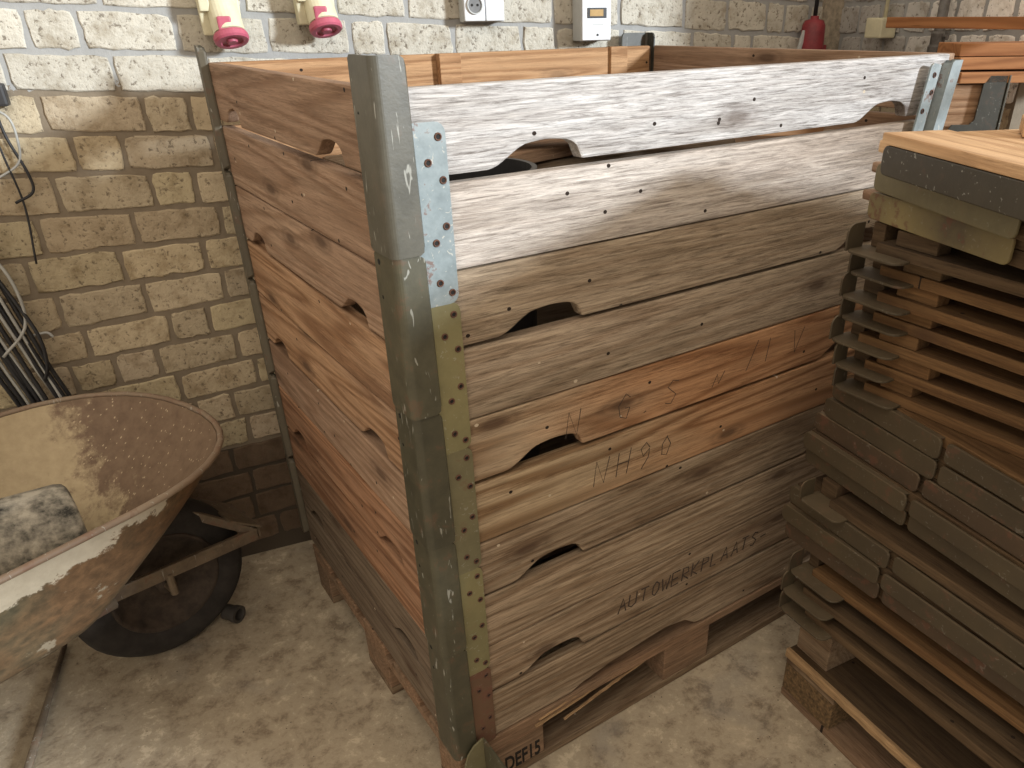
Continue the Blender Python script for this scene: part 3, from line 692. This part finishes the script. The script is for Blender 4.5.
for k, (ty, z, x, y, az, pl) in enumerate(LAY):
    lab = DESC.get(k) or (f'{ORD[k]} folded collar from the top of the stack, ' + ('olive steel plate facing out' if ty == 'P' else 'rounded steel tongue and board edge showing') if k < 20 else 'folded collar second from the bottom of the stack, worn steel tongue')
    r = thing('folded_pallet_collar', lab, 'pallet collar', (x, y, z-.02), R(az), 'folded pallet collars stacked on the right')
    TW = Matrix.Translation((x, y, z)) @ Matrix.Rotation(R(az), 4, 'Z')
    rr = random.Random(k*7+1)
    th = .0198; dz = .017 if k == 0 else 0
    zt_ = (LAY[k-1][1] - z)/2 if k else .02
    zb_ = -(z - LAY[k+1][1])/2 if k < nl-1 else -.025
    lo, hi = zb_+.0005, zt_-.0005
    bt = .0185
    orange = rr.random() < .5 and 3 <= k <= 10 or k in (5, 9)
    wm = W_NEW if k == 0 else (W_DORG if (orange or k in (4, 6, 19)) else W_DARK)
    Ln = 1.42
    if ty == 'P':
        e = .012 if pl else 0
        if k == 0:
            # light new boards on the top
            obj('folded_board', boxbm((-.004, -.003, .0125), (.315, .10, .0275), .002), W_NEW, r, mw=TW)
            obj('folded_board', boxbm((.01, .104, .0125), (.62, .225, .0265), .002), W_NEW, r, mw=TW)
            obj('folded_board', boxbm((.01, .232, .0125), (.60, .72, .0245), .002), W_NEW, r, mw=TW)
            obj('folded_board', boxbm((.325, -.002, .0125), (1.2, .10, .0255), .002), W_NEW, r, mw=TW)
            obj('folded_board', boxbm((-.0, .0085, lo), (1.2, .12, .0120), .002), W_SIDE, r, mw=TW)
            obj('folded_board', boxbm((-.0, .13, lo), (1.2, .72, .0120), .002), W_SIDE, r, mw=TW)
        else:
            obj('folded_board', boxbm((.004, e, .0004), (Ln-.2, .115, hi), .002), wm, r, mw=TW)
            obj('folded_board', boxbm((.0, .122, .0004), (Ln-.2, .74, hi), .002), wm, r, mw=TW)
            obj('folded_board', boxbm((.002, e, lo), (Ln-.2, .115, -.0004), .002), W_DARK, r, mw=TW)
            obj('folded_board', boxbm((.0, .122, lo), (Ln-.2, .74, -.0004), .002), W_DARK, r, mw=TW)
        # protruding board tip
        if k < 3: obj('board_tip', boxbm((-.045, .018, -.002 if k else -.006), (-.003, .075, .014 if k else .012), .004), W_NEW if k == 0 else W_SIDE, r, mw=TW)
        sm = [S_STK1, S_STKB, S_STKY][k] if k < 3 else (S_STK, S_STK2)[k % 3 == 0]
        h = (hi-lo)*(1.0)
        top, bot = (.0205, -.0205) if k else (.0115, -.029)
        if k >= 10: top, bot = hi-.001, lo+.001
        bm = bmesh.new(); prism(rrect(pl, top-bot, .011, 4, y0=bot), .005, .0018, bm)
        o = obj('steel_plate', bm, sm, r, mw=TW @ fr((0, .004, 0), (1, 0, 0), (0, 0, 1)))
        if k > 0:
            bm = bmesh.new(); prism(rrect(pl-.01, .035, .01, 4, x0=.004, y0=.001, corners=(0, 0, 1, 1)), .003, .0006, bm, z0=top-.0045)
            obj('steel_lip', bm, sm, r, mw=TW)
        if k > 3 or k == 1:
            bm = bmesh.new(); prism(rrect(.42, top-bot-.003, .008, 4, x0=pl+.008, y0=bot+.002), .005, .0018, bm)
            obj('steel_plate', bm, sm, r, mw=TW @ fr((0, .006+rr.uniform(-.003, .003), 0), (1, 0, 0), (0, 0, 1)))
    else:
        b0 = .045+rr.uniform(-.01, .01)
        obj('folded_board', boxbm((b0, .006, lo), (Ln-.3, .115, lo+bt), .002), wm, r, mw=TW)
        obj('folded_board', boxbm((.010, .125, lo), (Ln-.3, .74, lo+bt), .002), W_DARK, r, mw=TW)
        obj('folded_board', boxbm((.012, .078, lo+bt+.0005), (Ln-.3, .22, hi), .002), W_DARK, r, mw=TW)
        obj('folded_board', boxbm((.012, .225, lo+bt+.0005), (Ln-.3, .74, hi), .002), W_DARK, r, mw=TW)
        if 3 <= k < 12:
            obj('wood_block', boxbm((.075+rr.uniform(-.01, .01), .010+rr.uniform(-.004, .004), lo+bt+.0003), (.150+rr.uniform(-.015, .015), .0455, hi-.0006), .003), W_DORG if orange else W_DARK, r, mw=TW)
        obj('folded_board', boxbm((.010, .026, lo+.004), (b0-.004, .077, hi), .002), W_DARK, r, mw=TW)  # dark filler added so the gap behind the bracket reads as deep shade
        # end bracket: upright curved strip and flat tongue
        sm = S_STK
        o1 = bmesh.new()
        web = bmesh.new(); prism(rrect(.036, hi-lo-.001, .016, 5, x0=-.022, y0=lo+.001, corners=(0, 1, 0, 0)), .0035, .0008, web)
        web.transform(fr((.001, 0, 0), (0, 1, 0), (0, 0, 1))); me_ = bpy.data.meshes.new('tmp'); web.to_mesh(me_); web.free(); o1.from_mesh(me_); bpy.data.meshes.remove(me_)
        prism(rrect(.112+rr.uniform(-.012, .012), .064, .018, 4, x0=.001, y0=-.024), .0042, .0012, o1, z0=lo-.0005)
        obj('end_bracket', o1, sm, r, mw=TW)
        if 15 <= k:
            bm = bmesh.new(); prism(rrect(.4, .018, .004, 3, x0=.55, y0=lo+.001), .003, .0008, bm)
            obj('steel_plate', bm, sm, r, mw=TW @ fr((0, .003, 0), (1, 0, 0), (0, 0, 1)))
# loose pale board piece on top of the stack
tag(obj('wood_offcut', boxbm((0, 0, 0), (.16, .09, .02), .002), W_NEW, mw=Matrix.Translation((.735, -.40, 1.2430)) @ Matrix.Rotation(R(-60), 4, 'Z')), 'short pale offcut lying on top of the folded collars', 'board')

# ---------------------------------------------------------------- crate of newer wood beyond the right end
ud = Vector((-.82, .572, 0)); vd = Vector((.572, .82, 0))
cr = thing('wooden_crate', 'orange brown wooden crate with steel corner standing beyond the stack', 'crate', (1.53, .05, 0))
CO = Vector((1.515, .055, 0)); hb = .118
for q in range(11):
    zt = 1.245 - q*hb
    if zt - hb < -.07: break
    z0_ = max(.001, zt-hb+.004)
    obj('side_board', boxbm((0, 0, 0), (.22, zt-z0_-.001, .02), .002), W_SIDE_OR, cr, mw=fr(CO + Vector((0, 0, z0_)), ud, (0, 0, 1)) @ Matrix.Translation((0, 0, -.02 if False else 0)))
    obj('front_board', boxbm((0.02, 0, 0), (.16, zt-z0_-.001, .02), .002), W_SIDE_OR, cr, mw=fr(CO + Vector((0, 0, z0_)), vd, (0, 0, 1)) @ Matrix.Translation((0, 0, -.02)))
    if False: break
pm = fr(CO + Vector((0, 0, 1.0)) - vd*.006, ud, (0, 0, 1))
pm = fr(CO + Vector((0, 0, 1.02)) - vd*.010 - ud*.008, ud, (0, 0, 1))
bm = bmesh.new(); prism([(0, 0), (.11, 0), (.115, .125), (.105, .14), (.065, .14), (.055, .15), (.052, .225), (.040, .243), (0, .243)], .004, .0008, bm)
br = obj('corner_bracket', bm, S_DARK, cr, mw=pm)  # flange turned from the light, its shade put into a darker steel colour
for p in ((.10, .12), (.085, .09)): rivet(br, pm @ Vector((p[0], p[1], 0.0)), -vd, ud)
bm = bmesh.new(); prism(rrect(.075, .243, .012, 4, corners=(1, 0, 0, 1)), .004, .0008, bm)
obj('corner_bracket', bm, S_TOP, cr, mw=fr(CO + Vector((0, 0, 1.02)) - vd*.012 - ud*.010, vd, (0, 0, 1)))  # lit flange of the same bracket, coloured lighter for the light on it
for k, (z, l, off, lab) in enumerate(((1.2465, .42, .0, 'orange planed plank, lowest of the three lying on the far crate'), (1.273, .40, .02, 'orange planed plank in the middle of the three on the far crate'), (1.300, .38, .03, 'orange planed plank, uppermost of the three lying on the far crate'))):
    m = fr(CO + Vector((0, 0, z+.0005)) + ud*.10 + vd*(-.01+off), -ud, vd)
    tag(obj('planed_plank', boxbm((0, 0, 0), (l, .12, .0255 if k else .022), .002), W_PLANK, mw=m), lab, 'plank', 'orange planks lying on the far crate')

# ---------------------------------------------------------------- wheelbarrow
A_ = R(22); wa = Vector((math.cos(A_), math.sin(A_), 0)); wb = Vector((-wa.y, wa.x, 0)); NO = Vector((-.165, .707, 0))
wbm = Matrix((wa, wb, Vector((0, 0, 1)))).transposed().to_4x4(); wbm.translation = NO
wr = thing('wheelbarrow', 'old rusty wheelbarrow caked with cement, tray open, against the brick wall', 'wheelbarrow', NO, A_)
def loop(u0, u1, v0, v1, rf, z, n=18, rb=.12):
    """closed loop in (u,v), front nose rounded with length rf, back rounded rb"""
    vc = (v0+v1)/2; hv = (v1-v0)/2; pts = []
    for k in range(n+1):
        a = -PI/2 + PI*k/n; e = .86
        pts.append((u1-rf + rf*abs(math.cos(a))**e, vc + hv*math.sin(a)*abs(math.sin(a))**(e-1) if abs(math.sin(a)) > 1e-6 else vc, z))
    m = 6
    for k in range(m): pts.append((u1-rf - (u1-rf-u0-rb)*(k+1)/(m+1), v1, z))
    for k in range(7):
        a = PI/2 + PI*k/6; pts.append((u0+rb + rb*math.cos(a), vc + hv*math.sin(a), z))
    for k in range(m): pts.append((u0+rb + (u1-rf-u0-rb)*(k+1)/(m+1), v0, z))
    return pts
rimz = .628; botz = .345
def interp(f):
    l0 = loop(-1.0, .0, -.178, .440, .31, rimz); l1 = loop(-.92, -.30, -.03, .27, .16, botz, rb=.08)
    e = f
    out = []
    for p, q in zip(l0, l1):
        zf = f**1.0
        out.append((p[0]+(q[0]-p[0])*f**1.1, p[1]+(q[1]-p[1])*f**1.25, p[2]+(q[2]-p[2])*zf))
    return out
def tray_bm(off=0):
    bm = bmesh.new(); rings = []
    for f in (0, .08, .2, .35, .5, .65, .8, .92, 1.0):
        pts = interp(f); c = Vector((sum(p[0] for p in pts)/len(pts), sum(p[1] for p in pts)/len(pts), 0)); out = []
        for p in pts:
            d = Vector((p[0]-c.x, p[1]-c.y, 0)); d = d.normalized()
            out.append(bm.verts.new((p[0]-d.x*off, p[1]-d.y*off, p[2]+(off if f > .5 else 0))))
        rings.append(out)
    n = len(rings[0])
    for a, b in zip(rings, rings[1:]):
        for q in range(n): bm.faces.new((a[q], a[(q+1) % n], b[(q+1) % n], b[q]))
    bm.faces.new(rings[-1]); return bm
bmo = tray_bm(0); bmi = tray_bm(.003)
tray = obj('tray', bmo, TR_OUT, wr, True, wbm)
liner = obj('tray_inside', bmi, TR_IN, tray, True, wbm); liner['label'] = 'inner tray face coated with beige cement'
for o in (liner,):
    pass
rp = [Vector(p) for p in loop(-1.0, .004, -.182, .444, .31, rimz+.002)]; rp.append(rp[0]); rp.append(rp[1])
bm = bmesh.new(); tube(bm, rp, .0065, 8, False); obj('rim', bm, RIM, tray, True, wbm)
# wheel
HC = Vector((-.372, .840, .205)); wx = Vector((math.cos(R(15)), math.sin(R(15)), 0)); wy = Vector((-wx.y, wx.x, 0))
bm = bmesh.new(); prof = [(.125, -.034), (.150, -.043), (.178, -.042), (.195, -.030), (.2045, -.012), (.205, .012), (.195, .030), (.178, .042), (.150, .043), (.125, .034), (.125, -.034)]
lathe(bm, prof, HC, wy, 48); wheel = obj('wheel', bm, RUB, wr, True)
bm = bmesh.new(); lathe(bm, [(0, -.045), (.022, -.045), (.024, -.016), (.05, -.010), (.100, -.013), (.118, -.032), (.127, -.040), (.130, -.036), (.130, .036), (.100, .013), (.024, .016), (.022, .045), (0, .045)], HC, wy, 40); obj('wheel_rim', bm, HUB, wheel, True)
# arms each side of the wheel and the front guard
def L2(p, z): return Vector((p[0], p[1], z))
def bar(a, b, w_, h_, name, mat=FRM, par=wr):
    a = Vector(a); b = Vector(b); d = (b-a).normalized(); s_ = d.cross(Vector((0, 0, 1))).normalized()
    bm = boxbm((0, -w_/2, -h_/2), ((b-a).length, w_/2, h_/2), .003)
    return obj(name, bm, mat, par, mw=fr(a, d, -s_))
zb0 = .262
n0 = HC - wy*.075; f0 = HC + wy*.075
bar(L2(n0-wx*.21, .275), L2(n0+wx*.225, .245), .012, .034, 'frame_bar')
bar(L2(f0-wx*.21, .275), L2(f0+wx*.225, .245), .012, .034, 'frame_bar')
bm = bmesh.new(); tube(bm, [n0, f0], .009, 12); tube(bm, [n0-Vector((0, 0, .01)), n0+Vector((0, 0, .05))], .009, 8); tube(bm, [f0-Vector((0, 0, .01)), f0+Vector((0, 0, .05))], .009, 8); obj('axle', bm, FRM, wr)
# guard plate joining the arms
g1 = n0+wx*.235; g2 = f0+wx*.235
bm = bmesh.new(); vs_ = [bm.verts.new(p) for p in (L2(g1, .232), L2(g2, .232), L2(g2, .262), L2(g1, .262), L2(g1-wx*.006, .232), L2(g2-wx*.006, .232), L2(g2-wx*.006, .262), L2(g1-wx*.006, .262))]
bmesh.ops.convex_hull(bm, input=vs_)
bm2 = boxbm((-.005, -.005, -.003), ((g2-g1).length+.005, .085, .003), .002)
obj('guard_plate', bm, FRM, wr)
obj('guard_plate', bm2, FRM, wr, mw=fr(L2(g1, .262), wy, -wx*.8+Vector((0, 0, .6))))
bar(L2(g1-wx*.02, .258), L2(HC+wx*.0+wy*.01, .43), .012, .022, 'brace')
# carrying bars under the tray, legs
for v in (.05, .19):
    a = wbm @ Vector((-.30, v+.02, .305)); b = wbm @ Vector((-1.45, v*1.0, .36 if False else .42))
    bm = bmesh.new(); tube(bm, [a, wbm @ Vector((-.6, v, .325)), wbm @ Vector((-.95, v, .345)), wbm @ Vector((-1.45, v*1.6-.03, .60))], .016, 10); obj('handle_bar', bm, FRM, wr, True)
    bm = bmesh.new(); tube(bm, smoothline([wbm @ Vector((-.78, v, .335)), wbm @ Vector((-.86, v-.01, .05)), wbm @ Vector((-.88, v-.01, .013)), wbm @ Vector((-.96, v-.01, .013)), wbm @ Vector((-1.0, v-.01, .05)), wbm @ Vector((-1.03, v, .38))], 5), .012, 8); obj('leg', bm, FRM, wr, True)
for p0, p1 in ((wbm @ Vector((-.36, .06, .335)), L2(n0-wx*.17, .275)), (wbm @ Vector((-.36, .19, .335)), L2(f0-wx*.17, .275))):
    bm = bmesh.new(); tube(bm, [p0, p1], .014, 8); obj('frame_bar', bm, FRM, wr, True)

# bucket lying in the tray
bk = thing('bucket', 'cement caked grey bucket lying on its side in the wheelbarrow tray', 'bucket', (-.478, .715, .478))
ba = Vector((math.cos(R(8)), math.sin(R(8)), -.04)).normalized(); BO = Vector((-.478, .715, .478))
bm = bmesh.new(); lathe(bm, [(0, 0), (.085, 0), (.092, -.005), (.096, -.018), (.104, -.26), (.110, -.262), (.110, -.275), (.100, -.275), (.092, -.02), (0, -.015)], BO, ba, 40); obj('body', bm, BUCK, bk, True)
hb_ = []
s_ = ba.cross(Vector((0, 0, 1))).normalized()
for k in range(13):
    a = PI*k/12; hb_.append(BO - ba*(.262+.02*math.sin(a)) + s_*.12*math.cos(a) + Vector((0, 0, 1))*.122*math.sin(a))
bm = bmesh.new(); tube(bm, hb_, .003, 6); obj('bail', bm, S_DARK, bk)

# rod and tube on the floor
rod = bmesh.new(); tube(rod, [(-.618, .985, .008), (-.66, .83, .008), (-.69, .72, .008), (-.728, .58, .008)], [.006, .0075, .009, .008], 8)
tag(obj('metal_rod', rod, FRM, None, True), 'thin rusty rod lying on the floor below the wheelbarrow', 'rod')
TD = Vector((.45, -.60, 0)).normalized(); TO = Vector((-.250, .850, .024))
bm = bmesh.new(); lathe(bm, [(.016, .0), (.0235, .0), (.0235, .014), (.0205, .016), (.0205, .042), (.0155, .042), (.0155, .002), (.016, 0)], TO + TD*.038, -TD, 24)
bm2 = bm
tag(obj('pipe_socket', bm2, PVC, None, False), 'short dark plastic pipe end lying on the floor beside the wheel', 'pipe')

# ---------------------------------------------------------------- things on the walls
def wm(s, z, d=0): return P0 + wt*s + Vector((0, 0, z)) - wn*d
WF = lambda s, z, d=0: fr(wm(s, z, d), wt, (0, 0, 1))   # local X along wall, Y up, Z towards the room
def cee(s, z, lab, k=1.0):
    r = thing('industrial_socket', lab, 'socket', wm(s, z), WA, 'industrial wall sockets')
    f = WF(s, z, .007)
    out = prism([(-.040, .030), (.040, .030), (.045, .20), (-.045, .20)], .050, .004); obj('housing', out, CREAM, r, mw=f)
    bm = boxbm((-.039, .075, .049), (-.018, .20, .062), .003); obj('cover', bm, CREAM, r, mw=f)
    bm = boxbm((-.028, .100, .0605), (-.019, .109, .0635), .001); obj('cover_latch', bm, DPL, r, mw=f)
    ax = Vector((0.10, -.93, .42)).normalized(); o = Vector((.006, .075, .045))
    bm = bmesh.new(); lathe(bm, [(0, -.05), (.030, -.05), (.032, .0), (.033, .045), (.028, .047), (0, .047)], o, ax, 28); obj('socket_barrel', bm, CREAM, r, False, f)
    bm = bmesh.new(); lathe(bm, [(0, .048), (.034, .048), (.036, .052), (.036, .060), (.033, .064), (.024, .064), (.022, .061), (.012, .061), (.010, .066), (0, .066)], o, ax, 32); lid = obj('lid', bm, PINK, r, False, f)
    bm = boxbm((-.011, .030, .072), (.017, .066, .090), .004); obj('lid_hinge', bm, PINK, lid, mw=f)
cee(.165, 1.333, 'cream industrial socket with pink red lid, left one of two on the brick wall')
cee(.365, 1.350, 'cream industrial socket with pink red lid, nearer the crate corner')
# double outlet
r = thing('wall_outlet', 'white and grey double power outlet on the brick wall', 'outlet', wm(.72, 1.38), WA)
f = WF(.708, 1.380, .007)
obj('back_box', boxbm((0, 0, 0), (.105, .10, .030), .003), GPL, r, mw=f)
obj('cover', boxbm((.002, .002, .030), (.054, .098, .040), .003), WPL, r, mw=f)
obj('cover', boxbm((.056, .002, .030), (.103, .098, .040), .003), WPL, r, mw=f)
bm = bmesh.new(); lathe(bm, [(.0195, .0), (.0195, .004), (.017, .004), (.016, -.006), (0, -.006)], (.028, .036, .0405), (0, 0, 1), 28)
so = obj('socket_ring', bm, GPL, r, mw=f)
bm = bmesh.new(); lathe(bm, [(.0165, .0), (.0165, .0012), (0, .0012)], (.028, .036, .0405), (0, 0, 1), 28); obj('socket_well', bm, plain('outlet_well', (.16, .16, .16), .6), so, mw=f)
bm = bmesh.new()
for x in (-.007, .007): lathe(bm, [(.0028, .0), (.0028, .0012), (0, .0012)], (.028+x, .036, .0418), (0, 0, 1), 10)
obj('pin_hole', bm, HOLE, so, mw=f)
# timer
r = thing('time_switch', 'grey and white time switch box with amber display on the brick wall', 'time switch', wm(1.03, 1.34), WA)
f = WF(1.012, 1.333, .007)
obj('back_box', boxbm((0, 0, 0), (.085, .13, .052), .003), GPL, r, mw=f)
fc = obj('face', boxbm((.002, .002, .052), (.083, .128, .057), .002), WPL, r, mw=f)
obj('display', boxbm((.016, .052, .0572), (.070, .075, .0590), .001), DPL, fc, mw=f)
obj('display_glass', boxbm((.022, .056, .0592), (.060, .071, .0598), .0005), LCD, fc, mw=f)
bm = bmesh.new(); lathe(bm, [(.003, 0), (.003, .001), (0, .001)], (.045, .014, .0572), (0, 0, 1), 12); obj('screw', bm, DPL, fc, mw=f)
obj('label_strip', boxbm((.03, .036, .0572), (.062, .038, .0576), 0), GPL, fc, mw=f)
# red plug hanging from its cord
r = thing('red_plug', 'red industrial plug hanging on its cord near the wall corner', 'plug', wm(1.80, 1.28), WA)
f = WF(1.772, 1.262, .045)
bm = bmesh.new(); lathe(bm, [(0, 0), (.030, 0), (.034, .004), (.035, .04), (.033, .095), (.027, .108), (.012, .112), (.012, .120), (0, .120)], (0, 0, 0), (0, 1, 0), 20); obj('body', bm, RED, r, True, f)
obj('lid', boxbm((.020, .0, -.014), (.042, .045, .020), .004), RED, r, mw=f)
obj('lever', boxbm((-.006, .0, -.004), (.006, .075, .004), .002), GPL, r, mw=f @ Matrix.Translation((-.050, .01, 0)) @ Matrix.Rotation(R(-14), 4, 'Z'))
bm = bmesh.new(); tube(bm, [(0, .115, 0), (.004, .25, 0), (.0, .5, -.03), (0, .9, -.036)], .006, 8); obj('cord', bm, BLK, r, True, f)
bm = bmesh.new(); lathe(bm, [(0, -.012), (.008, -.012), (.008, .0), (0, 0)], (0, 0, 0), (0, 1, 0), 12); obj('pin', bm, DPL, r, mw=f)
# right wall things
RW = P0 + wt*1.905
def rm(d, z, o=0): return RW - wn*d + Vector((0, 0, z)) - wt*o
RF = lambda d, z, o=0: fr(rm(d, z, o), -wn, (0, 0, 1))
r = thing('junction_box', 'cream junction box with conduit on the right hand wall', 'junction box', rm(.10, 1.31), 0)
f = fr(rm(.178, 1.326, .007), -wn, (0, 0, 1)) @ Matrix.Translation((0, 0, .0))
obj('box_body', boxbm((0, 0, 0), (.062, .050, .055), .004), CREAM, r, mw=f)
bm = bmesh.new(); tube(bm, [(.034, .048, .020), (.034, .6, .020)], .005, 8); obj('conduit', bm, CREAM, r, True, f)
pp = thing('iron_pipe', 'dark iron pipe with a valve running up the right hand wall', 'pipe', rm(.40, .1, .04), 0)
f = fr(rm(.425, .01, .045), -wn, (0, 0, 1))
bm = bmesh.new(); tube(bm, [(0, 0, 0), (0, 2.2, 0)], .013, 14); obj('pipe_run', bm, PIPE, pp, True, f)
bm = bmesh.new(); lathe(bm, [(.012, 1.26), (.022, 1.262), (.022, 1.272), (.017, 1.278), (.017, 1.285), (.021, 1.288), (.021, 1.30), (.018, 1.305), (.018, 1.33), (.013, 1.335)], (0, 0, 0), (0, 1, 0), 16)
v_ = obj('valve', bm, PIPE, pp, False, f)
bm = bmesh.new(); tube(bm, [(.0, 1.322, 0), (.028, 1.324, .0)], .006, 8); tube(bm, [(.028, 1.315, 0), (.028, 1.333, 0)], .005, 8); obj('valve_tap', bm, PIPE, v_, False, f)
m = fr(rm(.323, 1.353, .11), -wn, (0, 0, 1))
tag(obj('wall_rail', boxbm((0, 0, 0), (1.2, .025, .02), .002), W_PLANK, mw=m), 'long planed orange wooden rail crossing in front of the pipe', 'rail')
for k, d in enumerate((.25, 1.1)):
    pass
# cables at the far left
hk = thing('hanging_cables', 'bundle of black and grey cables hanging on the wall at the left edge', 'cables', wm(-.40, .75), WA)
f = WF(-.40, .75, .02)
rr = random.Random(5)
for k in range(13):
    g_ = k in (2, 5, 8, 11); x0 = -.10+.009*k
    w0 = .055+rr.uniform(0, .02)
    pts = [(x0-.05, .50, .02+.004*(k % 4)), (x0-.03, .30, .03), (x0-.03+w0*.45, .12, .03+.006*(k % 3)), (x0-.02+w0*.75, -.05, .035), (x0-.01+w0, -.20, .035+.005*(k % 4)), (x0-.02+w0*.7, -.36, .04), (x0-.08, -.42, .04)]
    bm = bmesh.new(); tube(bm, smoothline(pts, 6), .0035 if g_ else .0048, 6); obj('cable', bm, GCB if g_ else BLK, hk, True, f)
for pts, m_, rad in (([(-.06, .27, .03), (.01, .20, .04), (.032, .12, .045), (.02, .04, .04), (-.04, -.02, .04)], GCB, .0035), ([(-.07, .34, .03), (-.02, .22, .03), (.02, .10, .04), (.042, .02, .05), (.038, -.05, .05), (.02, -.09, .04)], BLK, .004),
                     ([(.06, -.0, .006), (.05, .012, .006), (.02, .01, .008)], GPL, .003)):
    bm = bmesh.new(); tube(bm, smoothline(pts, 6), rad, 6); obj('cable', bm, m_, hk, True, f)
cn = thing('cable_connector', 'black plug in connector with thin cables at the left edge of the wall', 'plug', wm(-.29, 1.25), WA)
f = WF(-.29, 1.243, .007)
obj('body', boxbm((-.05, 0, 0), (.020, .042, .035), .005), DPL, cn, mw=f)
for pts, m_, rad in (([(-.02, .0, .02), (.010, -.02, .03), (.014, -.06, .03), (.0, -.11, .02), (-.05, -.14, .02)], GCB, .0025), ([(-.01, .0, .018), (-.006, -.06, .02), (.010, -.13, .02), (.008, -.17, .02), (-.03, -.19, .02)], BLK, .003),
                     ([(-.03, .0, .018), (-.022, -.1, .02), (-.016, -.2, .02), (-.03, -.32, .03)], BLK, .0022)):
    bm = bmesh.new(); tube(bm, smoothline(pts, 6), rad, 6); obj('cable', bm, m_, cn, True, f)
